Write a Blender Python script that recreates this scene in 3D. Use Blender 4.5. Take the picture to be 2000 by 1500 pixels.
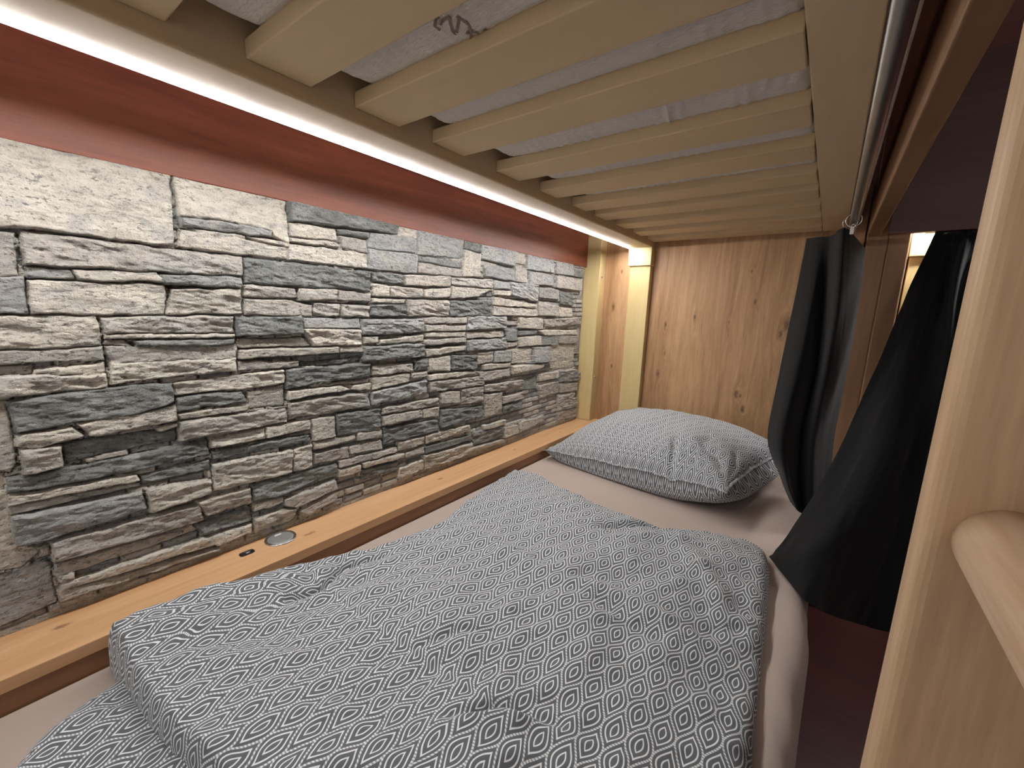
import bpy, math, random
import numpy as np
from mathutils import Matrix, Vector
S = bpy.context.scene
C = S.collection
for o in list(bpy.data.objects): bpy.data.objects.remove(o)

# ---------------------------------------------------------------- camera
yaw, pit, rol, F = .639756857, -.175514183, .0361901399, 816.81
fwd = np.array([-math.sin(yaw)*math.cos(pit), math.cos(yaw)*math.cos(pit), math.sin(pit)])
r0 = np.array([math.cos(yaw), math.sin(yaw), 0]); u0 = np.cross(r0, fwd)
rt = math.cos(rol)*r0 + math.sin(rol)*u0; up = -math.sin(rol)*r0 + math.cos(rol)*u0
cd = bpy.data.cameras.new('camera'); cam = bpy.data.objects.new('camera', cd); C.objects.link(cam)
cd.sensor_fit = 'HORIZONTAL'; cd.sensor_width = 36; cd.lens = F/2000*36
cd.clip_start = .01; cd.clip_end = 50
m = Matrix.Identity(4)
for i in range(3):
    m[i][0] = rt[i]; m[i][1] = up[i]; m[i][2] = -fwd[i]
cam.matrix_world = m
S.camera = cam
# ---------------------------------------------------------------- light and exposure
S.view_settings.view_transform = 'Standard'; S.view_settings.look = 'None'
S.view_settings.gamma = 1; S.view_settings.use_curve_mapping = False
S.view_settings.exposure = 0.0
W = bpy.data.worlds.new('room_air'); S.world = W; W.use_nodes = True
W.node_tree.nodes['Background'].inputs[0].default_value = (1, .95, .91, 1)
W.node_tree.nodes['Background'].inputs[1].default_value = 0.85
LED_POWER = 215
# unseen lamp added as weak fill, behind the camera's right shoulder
ld = bpy.data.lights.new('fill_lamp', 'AREA'); ld.shape = 'DISK'; ld.size = .35; ld.energy = 2.5; ld.color = (1, .86, .72)
lo = bpy.data.objects.new('fill_lamp', ld); C.objects.link(lo); lo.location = (.75, -.9, 1.0)
lo.rotation_euler = (Vector((-.3, .8, -.5)) - Vector(lo.location)).to_track_quat('-Z', 'Y').to_euler()

# ---------------------------------------------------------------- node helpers
def mat(name):
    M = bpy.data.materials.new(name); M.use_nodes = True
    nt = M.node_tree; b = nt.nodes['Principled BSDF']
    return M, nt, b
class N:
    def __init__(s, nt): s.nt = nt
    def n(s, t, **k):
        x = s.nt.nodes.new(t)
        for a, v in k.items(): setattr(x, a, v)
        return x
    def l(s, a, b): s.nt.links.new(a, b)
    def put(s, sock, v):
        if isinstance(v, (int, float, tuple)): sock.default_value = v
        else: s.l(v, sock)
    def m(s, op, a, b=None, c=None):
        x = s.n('ShaderNodeMath', operation=op)
        for i, v in enumerate((a, b, c)):
            if v is not None: s.put(x.inputs[i], v)
        return x.outputs[0]
    def noise(s, vec, sc, det=4, rough=.5, dist=0):
        x = s.n('ShaderNodeTexNoise'); s.l(vec, x.inputs['Vector'])
        x.inputs['Scale'].default_value = sc; x.inputs['Detail'].default_value = det
        x.inputs['Roughness'].default_value = rough; x.inputs['Distortion'].default_value = dist
        return x.outputs['Fac']
    def ramp(s, f, stops):
        x = s.n('ShaderNodeValToRGB'); s.l(f, x.inputs[0]); e = x.color_ramp.elements
        while len(e) < len(stops): e.new(.5)
        for i, (p, c) in enumerate(stops):
            e[i].position = p; e[i].color = (c, c, c, 1) if isinstance(c, (int, float)) else (*c, 1)
        return x.outputs[0]
    def mix(s, f, a, b, bt='MIX'):
        x = s.n('ShaderNodeMix', data_type='RGBA', blend_type=bt)
        s.put(x.inputs[0], f)
        for i, v in ((6, a), (7, b)):
            if isinstance(v, tuple): x.inputs[i].default_value = (*v, 1)
            else: s.l(v, x.inputs[i])
        return x.outputs[2]
    def bump(s, h, st, d, bsdf):
        x = s.n('ShaderNodeBump'); x.inputs['Strength'].default_value = st; x.inputs['Distance'].default_value = d
        s.l(h, x.inputs['Height']); s.l(x.outputs[0], bsdf.inputs['Normal'])

def wood(name, light, dark, axis, knots=(), knotcol=(.06, .03, .015), rough=.5, rand=True, grain=1.0, band=.5, spec=.35):
    M, nt, b = mat(name); g = N(nt)
    tc = g.n('ShaderNodeTexCoord').outputs['Object']
    sc = [1, 1, 1]; sc[axis] = .07
    v = tc
    if rand:
        oi = g.n('ShaderNodeObjectInfo').outputs['Random']
        cb = g.n('ShaderNodeCombineXYZ'); r5 = g.m('MULTIPLY', oi, 37.0)
        for i in range(3): g.l(r5, cb.inputs[i])
        a = g.n('ShaderNodeVectorMath', operation='ADD'); g.l(tc, a.inputs[0]); g.l(cb.outputs[0], a.inputs[1]); v = a.outputs[0]
    # knots bend the grain round them
    kmask = None; kring = None
    sep = g.n('ShaderNodeSeparateXYZ'); g.l(tc, sep.inputs[0])
    other = [i for i in range(3) if i != axis]
    for (pa, pb, ia, ib, r) in knots:      # pa on axis ia, pb on axis ib, radius r (elongated along the grain)
        da = g.m('SUBTRACT', sep.outputs[ia], pa); db = g.m('SUBTRACT', sep.outputs[ib], pb)
        ka = .42 if ia == axis else 1.0; kb = .42 if ib == axis else 1.0
        da = g.m('MULTIPLY', da, ka); db = g.m('MULTIPLY', db, kb)
        d = g.m('SQRT', g.m('ADD', g.m('MULTIPLY', da, da), g.m('MULTIPLY', db, db)))
        q = g.m('DIVIDE', d, r)
        e = g.m('EXPONENT', g.m('MULTIPLY', g.m('MULTIPLY', q, q), -1.0))
        kmask = e if kmask is None else g.m('MAXIMUM', kmask, e)
        w = g.m('DIVIDE', r*.6, g.m('ADD', d, r*.5))
        kring = w if kring is None else g.m('ADD', kring, w)
    mp = g.n('ShaderNodeMapping'); mp.inputs['Scale'].default_value = sc; g.l(v, mp.inputs[0]); vv = mp.outputs[0]
    if kring is not None:
        cb = g.n('ShaderNodeCombineXYZ')
        for i in range(3): g.l(g.m('MULTIPLY', kring, .035), cb.inputs[i])
        a = g.n('ShaderNodeVectorMath', operation='ADD'); g.l(vv, a.inputs[0]); g.l(cb.outputs[0], a.inputs[1]); vv = a.outputs[0]
    n1 = g.noise(vv, 55, 6, .6, .3); n2 = g.noise(vv, 9, 3, .5, .8); n3 = g.noise(vv, 260, 3, .6)
    f = g.m('ADD', g.m('MULTIPLY', n1, .45*grain), g.m('ADD', g.m('MULTIPLY', n2, band), g.m('MULTIPLY', n3, .2*grain)))
    mid = .225*grain+.5*band+.1*grain
    f = g.ramp(f, [(max(0, mid-.17), 0.0), (min(1, mid+.17), 1.0)])
    col = g.mix(f, dark, light)
    if kmask is not None:
        kn = g.noise(tc, 95, 4, .65)
        km = g.m('MULTIPLY', g.ramp(g.m('ADD', kmask, g.m('MULTIPLY', g.m('SUBTRACT', kn, .5), .9)), [(.42, 0.0), (1.05, 1.0)]), .8)
        col = g.mix(km, col, knotcol)
    g.l(col, b.inputs['Base Color'])
    b.inputs['Roughness'].default_value = rough; b.inputs['Specular IOR Level'].default_value = spec
    g.bump(n3, .12, .001, b)
    return M

PINE = wood('pine', (.72, .57, .38), (.64, .48, .29), 1, grain=.8, rough=.45)
PINE_X = wood('pine_cross', (.72, .56, .36), (.64, .48, .285), 0, grain=.5, band=.35, rough=.5)
PINE_Z = wood('pine_upright', (.74, .60, .33), (.64, .48, .22), 2, grain=.8, band=.4, rough=.4)
PINE_LAD = wood('pine_ladder', (.56, .38, .225), (.30, .17, .09), 2, grain=1.0, band=.9, rough=.5)
PINE_RUNG = wood('pine_rung', (.72, .54, .37), (.50, .31, .18), 1, grain=1.6, band=.35, rough=.45)
DARKPINE = wood('brown_pine', (.40, .235, .13), (.27, .14, .075), 1, grain=.8, rough=.5)
DARKPINE_Z = wood('brown_pine_upright', (.42, .25, .14), (.27, .14, .075), 2, grain=.8, rough=.5)
kn = [(-.135, -.02, 0, 2, .016), (-.15, -.055, 0, 2, .010), (-.279, -.318, 0, 2, .011), (-.262, -.322, 0, 2, .006), (-.247, -.38, 0, 2, .010),
      (-.253, .066, 0, 2, .008), (-.28, .187, 0, 2, .005), (-.6, -.044, 0, 2, .009), 
      (-.592, -.172, 0, 2, .005), (-.613, -.271, 0, 2, .011), (-.477, -.004, 0, 2, .007),
      (-.86, .029, 0, 2, .009), (-.845, -.26, 0, 2, .008), (-.83, .2, 0, 2, .006), (-.34, -.02, 0, 2, .006)]
OAK = wood('knotty_oak_board', (.58, .355, .19), (.34, .185, .09), 2, knots=kn, knotcol=(.10, .05, .028), rand=False, rough=.45, band=.55, grain=1.5)
ks = [(-.925, .455, 0, 1, .008), (-.934, .888, 0, 1, .006), (-.95, .052, 0, 1, .007), (-.89, .20, 0, 1, .006), (-.93, 1.28, 0, 1, .006), (-.92, 1.62, 0, 1, .006)]
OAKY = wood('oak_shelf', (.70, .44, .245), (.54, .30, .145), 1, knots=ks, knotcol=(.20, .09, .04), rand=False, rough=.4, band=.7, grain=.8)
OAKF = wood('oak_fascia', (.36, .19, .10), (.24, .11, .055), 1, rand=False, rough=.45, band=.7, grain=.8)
MAHO = wood('mahogany_veneer', (.24, .064, .034), (.12, .030, .018), 1, rand=False, rough=.38, band=.7, grain=1.1, spec=.4)
MAHOX = wood('mahogany_cross', (.15, .07, .062), (.09, .040, .038), 0, rand=False, rough=.45, band=.6, grain=.7)
FLOORM = wood('dark_floor', (.075, .022, .02), (.045, .014, .014), 0, rand=False, rough=.4, band=.6, grain=1)

def plain(name, col, rough=.5, metal=0, bump=None, spec=.5):
    M, nt, b = mat(name); g = N(nt)
    tc = g.n('ShaderNodeTexCoord').outputs['Object']
    n = g.noise(tc, 60, 3)
    c2 = tuple(x*.86 for x in col)
    g.l(g.mix(n, c2, col), b.inputs['Base Color'])
    b.inputs['Roughness'].default_value = rough; b.inputs['Metallic'].default_value = metal
    b.inputs['Specular IOR Level'].default_value = spec
    if bump: g.bump(g.noise(tc, bump[0], 4, .6), bump[1], bump[2], b)
    return M
RODM = plain('dark_nickel', (.30, .28, .26), .42, .85)
STEEL = plain('brushed_steel', (.42, .43, .42), .5, .6)
CHROME = plain('chrome', (.75, .74, .72), .22, 1)
BLACK = plain('black_plastic', (.008, .008, .008), .5)
WHITE = plain('white_plastic', (.8, .8, .76), .4)
INK = plain('faded_ink', (.26, .21, .17), .9)

def cloth_black():
    M, nt, b = mat('black_curtain_cloth'); g = N(nt)
    tc = g.n('ShaderNodeTexCoord').outputs['Object']
    b.inputs['Base Color'].default_value = (.011, .0115, .012, 1); b.inputs['Roughness'].default_value = .95
    b.inputs['Sheen Weight'].default_value = .16; b.inputs['Sheen Roughness'].default_value = .5; b.inputs['Specular IOR Level'].default_value = .12
    b.inputs['Sheen Tint'].default_value = (.5, .5, .52, 1)
    g.bump(g.noise(tc, 500, 2), .15, .0005, b)
    return M
CURT = cloth_black()
def sheet_mat():
    M, nt, b = mat('mauve_beige_sheet'); g = N(nt)
    tc = g.n('ShaderNodeTexCoord').outputs['Object']
    n = g.noise(tc, 5, 3)
    g.l(g.mix(n, (.42, .34, .295), (.48, .39, .34)), b.inputs['Base Color'])
    b.inputs['Roughness'].default_value = .8; b.inputs['Specular IOR Level'].default_value = .2; b.inputs['Sheen Weight'].default_value = .15
    h = g.m('ADD', g.noise(tc, 700, 2), g.m('MULTIPLY', g.noise(tc, 9, 3), 6.0))
    g.bump(h, .25, .0012, b)
    return M
SHEET = sheet_mat()
def tick_mat():
    M, nt, b = mat('white_quilted_ticking'); g = N(nt)
    tc = g.n('ShaderNodeTexCoord').outputs['Object']
    mp = g.n('ShaderNodeMapping'); mp.inputs['Rotation'].default_value = (0, 0, .5); mp.inputs['Scale'].default_value = (1, 3.2, 1); g.l(tc, mp.inputs[0])
    n = g.noise(mp.outputs[0], 70, 4, .6, .6); n2 = g.noise(tc, 14, 3)
    g.l(g.mix(n2, (.74, .70, .66), (.84, .80, .76)), b.inputs['Base Color'])
    b.inputs['Roughness'].default_value = .9; b.inputs['Specular IOR Level'].default_value = .1
    g.bump(g.m('ADD', n, g.m('MULTIPLY', n2, 1.5)), .8, .006, b)
    return M
TICK = tick_mat()

def ogee(name, ground, line):
    """grey cotton printed with staggered pointed leaves: a dotted outline, a white leaf ring and a small inner ring"""
    M, nt, b = mat(name); g = N(nt)
    uv = g.n('ShaderNodeUVMap').outputs[0]
    sep = g.n('ShaderNodeSeparateXYZ'); g.l(uv, sep.inputs[0])
    u = g.m('SUBTRACT', g.m('FRACT', g.m('ADD', sep.outputs[0], .5)), .5); au = g.m('ABSOLUTE', u)
    ph = g.m('MULTIPLY', sep.outputs[1], 2*math.pi)
    w = g.m('ADD', g.m('MULTIPLY', g.m('COSINE', ph), .25), .25)
    slope = g.m('MULTIPLY', g.m('SINE', ph), .25*2*math.pi*.42)
    gr = g.m('SQRT', g.m('ADD', g.m('MULTIPLY', slope, slope), 1.0))
    Fd = g.m('DIVIDE', g.m('ABSOLUTE', g.m('SUBTRACT', w, au)), gr)
    def ln(c, hw):
        d = g.m('ABSOLUTE', g.m('SUBTRACT', Fd, c))
        x = g.n('ShaderNodeMapRange', interpolation_type='SMOOTHSTEP'); g.l(d, x.inputs[0])
        x.inputs[1].default_value = hw*.7; x.inputs[2].default_value = hw*1.3; x.inputs[3].default_value = 1; x.inputs[4].default_value = 0
        return x.outputs[0]
    dots = g.m('ADD', g.m('MULTIPLY', g.m('SINE', g.m('MULTIPLY', ph, 22.0)), .42), .6)
    outline = g.m('MULTIPLY', ln(.010, .027), g.m('MINIMUM', g.m('ADD', dots, .12), 1.0))
    a = g.m('MAXIMUM', outline, g.m('MAXIMUM', ln(.170, .028), ln(.372, .026)))
    tc = g.n('ShaderNodeTexCoord').outputs['Object']
    n = g.noise(tc, 900, 2)
    col = g.mix(a, g.mix(n, tuple(x*.8 for x in ground), ground), line)
    g.l(col, b.inputs['Base Color'])
    b.inputs['Roughness'].default_value = .8; b.inputs['Specular IOR Level'].default_value = .2; b.inputs['Sheen Weight'].default_value = .2
    g.bump(g.m('ADD', g.noise(tc, 1100, 2), g.m('MULTIPLY', g.noise(tc, 26, 3), 2.5)), .3, .0012, b)
    return M
DUVM = ogee('leaf_print_cotton', (.135, .147, .16), (.80, .83, .86))

def stone_mat():
    M, nt, b = mat('split_stone'); g = N(nt)
    at = g.n('ShaderNodeAttribute', attribute_name='stone'); tc = g.n('ShaderNodeTexCoord').outputs['Object']
    mp = g.n('ShaderNodeMapping'); mp.inputs['Scale'].default_value = (1, .45, 1); g.l(tc, mp.inputs[0]); v = mp.outputs[0]
    n1 = g.noise(v, 95, 6, .65, .4); n2 = g.noise(v, 22, 4, .6, .5); n3 = g.noise(tc, 330, 4, .6)
    sp = g.m('ADD', g.m('MULTIPLY', n1, .6), g.m('ADD', g.m('MULTIPLY', n2, .35), g.m('MULTIPLY', n3, .25)))
    k = g.ramp(sp, [(.46, .62), (.56, .96), (.68, 1.16)])
    mp2 = g.n('ShaderNodeMapping'); mp2.inputs['Scale'].default_value = (1, .5, 1); g.l(tc, mp2.inputs[0])
    pit = g.ramp(g.noise(mp2.outputs[0], 190, 3, .7, .2), [(.36, .40), (.44, 1.0)])
    k = g.mix(g.ramp(n2, [(.38, 0.15), (.56, 1.0)]), k, g.mix(1.0, k, pit, 'MULTIPLY'))
    col = g.mix(1.0, at.outputs['Color'], k, 'MULTIPLY')
    g.l(col, b.inputs['Base Color'])
    b.inputs['Roughness'].default_value = .72; b.inputs['Specular IOR Level'].default_value = .35
    g.bump(g.m('ADD', n1, g.m('ADD', g.m('MULTIPLY', n3, .5), g.m('MULTIPLY', pit, .35))), .95, .005, b)
    return M
STONE = stone_mat()
def emis(name, col, st):
    M = bpy.data.materials.new(name); M.use_nodes = True; nt = M.node_tree; nt.nodes.clear()
    e = nt.nodes.new('ShaderNodeEmission'); e.inputs[0].default_value = (*col, 1); e.inputs[1].default_value = st
    o = nt.nodes.new('ShaderNodeOutputMaterial'); nt.links.new(e.outputs[0], o.inputs[0]); return M
LEDM = emis('led_light', (1.0, .985, .97), LED_POWER)

# ---------------------------------------------------------------- object helpers (all coordinates are world metres)
def root(name, loc, label, cat, group=None):
    o = bpy.data.objects.new(name, None); C.objects.link(o); o.location = loc; o.empty_display_size = .05
    o['label'] = label; o['category'] = cat
    if group: o['group'] = group
    return o
def wloc(o):
    v = Vector(o.location)
    while o.parent: o = o.parent; v += Vector(o.location)
    return v
def link(name, me, M, parent=None, org=(0, 0, 0)):
    o = bpy.data.objects.new(name, me); C.objects.link(o)
    me.materials.append(M)
    o.location = Vector(org) - (wloc(parent) if parent else Vector((0, 0, 0)))
    if parent: o.parent = parent
    return o
def tag(o, label=None, cat=None, kind=None, group=None):
    for k, v in (('label', label), ('category', cat), ('kind', kind), ('group', group)):
        if v: o[k] = v
    return o
def box(name, a, b, M, parent=None, bev=.002, seg=2, org='c'):
    """bevelled board between two corners"""
    import bmesh
    lo_, hi_ = np.minimum(a, b).astype(float), np.maximum(a, b).astype(float)
    return _box(name, lo_, hi_, M, parent, bev, seg, org)
def _box(name, a, b, M, parent, bev, seg, org):
    import bmesh
    c = (a+b)/2 if org == 'c' else np.zeros(3)
    bm = bmesh.new(); bmesh.ops.create_cube(bm, size=1)
    for v in bm.verts: v.co = Vector([(v.co[i]*(b[i]-a[i]) + (a[i]+b[i])/2 - c[i]) for i in range(3)])
    if bev > 0: bmesh.ops.bevel(bm, geom=bm.edges[:], offset=bev, segments=seg, affect='EDGES', profile=.6)
    big = sorted((f.calc_area() for f in bm.faces), reverse=True)[5]
    for f in bm.faces: f.smooth = f.calc_area() < big*.99
    me = bpy.data.meshes.new(name); bm.to_mesh(me); bm.free()
    return link(name, me, M, parent, c)
def B(name, x0, x1, y0, y1, z0, z1, M, parent=None, bev=.002, seg=2, org='c'):
    return _box(name, np.array([min(x0, x1), min(y0, y1), min(z0, z1)], float), np.array([max(x0, x1), max(y0, y1), max(z0, z1)], float), M, parent, bev, seg, org)
def gridmesh(name, P, M, parent=None, uv=None, org=(0, 0, 0), smooth=True, col=None, flip=False):
    """P: (r,c,3) array of world points"""
    r, c, _ = P.shape; P = P - np.array(org)
    idx = np.arange(r*c).reshape(r, c)
    q = np.stack([idx[:-1, :-1], idx[:-1, 1:], idx[1:, 1:], idx[1:, :-1]], -1).reshape(-1, 4)
    if flip: q = q[:, ::-1]
    me = bpy.data.meshes.new(name)
    me.vertices.add(r*c); me.vertices.foreach_set('co', P.reshape(-1).astype(np.float32))
    nf = len(q); me.loops.add(nf*4); me.loops.foreach_set('vertex_index', q.reshape(-1).astype(np.int32))
    me.polygons.add(nf); me.polygons.foreach_set('loop_start', (np.arange(nf)*4).astype(np.int32))
    me.polygons.foreach_set('loop_total', np.full(nf, 4, np.int32))
    me.polygons.foreach_set('use_smooth', np.full(nf, smooth, bool))
    me.update(calc_edges=True)
    if uv is not None:
        l = me.uv_layers.new(name='UVMap'); l.data.foreach_set('uv', uv.reshape(-1, 2)[q.reshape(-1)].reshape(-1).astype(np.float32))
    if col is not None:
        ca = me.color_attributes.new('stone', 'FLOAT_COLOR', 'POINT')
        ca.data.foreach_set('color', np.concatenate([col.reshape(-1, 3), np.ones((r*c, 1))], 1).reshape(-1).astype(np.float32))
    me.validate()
    return link(name, me, M, parent, org)
def tube(name, p0, p1, r, M, parent=None, seg=24, capr=None):
    import bmesh
    p0 = Vector(p0); p1 = Vector(p1); d = p1-p0; L = d.length; c = (p0+p1)/2
    bm = bmesh.new(); bmesh.ops.create_cone(bm, cap_ends=True, segments=seg, radius1=r, radius2=r, depth=L)
    rim = [e for e in bm.edges if all(abs(abs(v.co.z)-L/2) < 1e-6 for v in e.verts)]
    if capr: bmesh.ops.bevel(bm, geom=rim, offset=capr, segments=3, affect='EDGES')
    q = d.to_track_quat('Z', 'Y')
    for v in bm.verts: v.co = q @ v.co
    for f in bm.faces: f.smooth = len(f.verts) == 4
    me = bpy.data.meshes.new(name); bm.to_mesh(me); bm.free()
    return link(name, me, M, parent, c)
def torus(name, c, R_, r_, rot, M, parent=None, n1=28, n2=10):
    a = np.linspace(0, 2*np.pi, n1+1)[:, None]; b_ = np.linspace(0, 2*np.pi, n2+1)[None]
    P = np.stack([(R_+r_*np.cos(b_))*np.cos(a), (R_+r_*np.cos(b_))*np.sin(a), r_*np.sin(b_)+0*a], -1)
    Rm = np.array(rot.to_matrix()); P = P @ Rm.T + np.array(c)
    return gridmesh(name, P, M, parent, org=c)

# value noise on arrays
_rng = np.random.default_rng(7); _T = _rng.random((256, 256))
def vn(x, y):
    xi = np.floor(x).astype(int); yi = np.floor(y).astype(int); fx = x-xi; fy = y-yi
    fx = fx*fx*(3-2*fx); fy = fy*fy*(3-2*fy)
    a = _T[xi % 256, yi % 256]; b = _T[(xi+1) % 256, yi % 256]; c = _T[xi % 256, (yi+1) % 256]; d = _T[(xi+1) % 256, (yi+1) % 256]
    return (a*(1-fx)+b*fx)*(1-fy) + (c*(1-fx)+d*fx)*fy
def fbm(x, y, o=4, r=.5):
    s = 0; a = 1; t = 0
    for i in range(o):
        s = s + a*vn(x+17.3*i, y+9.1*i); t += a; a *= r; x = x*2.03; y = y*2.03
    return s/t
def ss(a, b, x):
    t = np.clip((x-a)/(b-a), 0, 1); return t*t*(3-2*t)
def catmull(G, nr, nc):
    """smooth dense surface through a control grid G (r,c,3)"""
    def up(A, n):
        k = A.shape[0]; t = np.linspace(0, k-1-1e-9, n); i = t.astype(int); f = (t-i)[:, None, None]
        g = lambda j: A[np.clip(j, 0, k-1)]
        p0, p1, p2, p3 = g(i-1), g(i), g(i+1), g(i+2)
        return .5*((2*p1)+(-p0+p2)*f+(2*p0-5*p1+4*p2-p3)*f**2+(-p0+3*p1-3*p2+p3)*f**3)
    A = up(np.array(G, float), nr)
    return up(A.transpose(1, 0, 2), nc).transpose(1, 0, 2)

# ================================================================ SETTING
Y0, YE = -.25, 1.965
fl = tag(B('floor', -1.1, 1.35, -1.6, 2.1, -1.16, -1.10, FLOORM, bev=0, org=0), kind='structure')
wl = tag(B('wall_left', -1.1, -1.0, -.6, 2.1, -1.10, 1.35, plain('grey_plaster', (.35, .33, .30), .9), bev=0), kind='structure')
wb = tag(B('wall_back', -1.1, 1.35, 2.0, 2.1, -1.10, 1.35, wood('mahogany_wall', (.26, .10, .09), (.17, .06, .055), 0, rand=False, grain=.7), bev=0, org=0), kind='structure')
wr = tag(B('wall_right', 1.25, 1.35, -1.6, 2.0, -1.10, 1.35, MAHOX, bev=0), kind='structure')
ce = tag(B('ceiling', -1.1, 1.35, -1.6, 2.1, 1.35, 1.40, MAHOX, bev=0, org=0), kind='structure')
ve = B('veneer_panel', -1.0, -.984, Y0-.2, 1.90, .216, 1.30, MAHO, wl, bev=.0015, org=0)
ve['label'] = 'red mahogany veneer above the stones'

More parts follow.
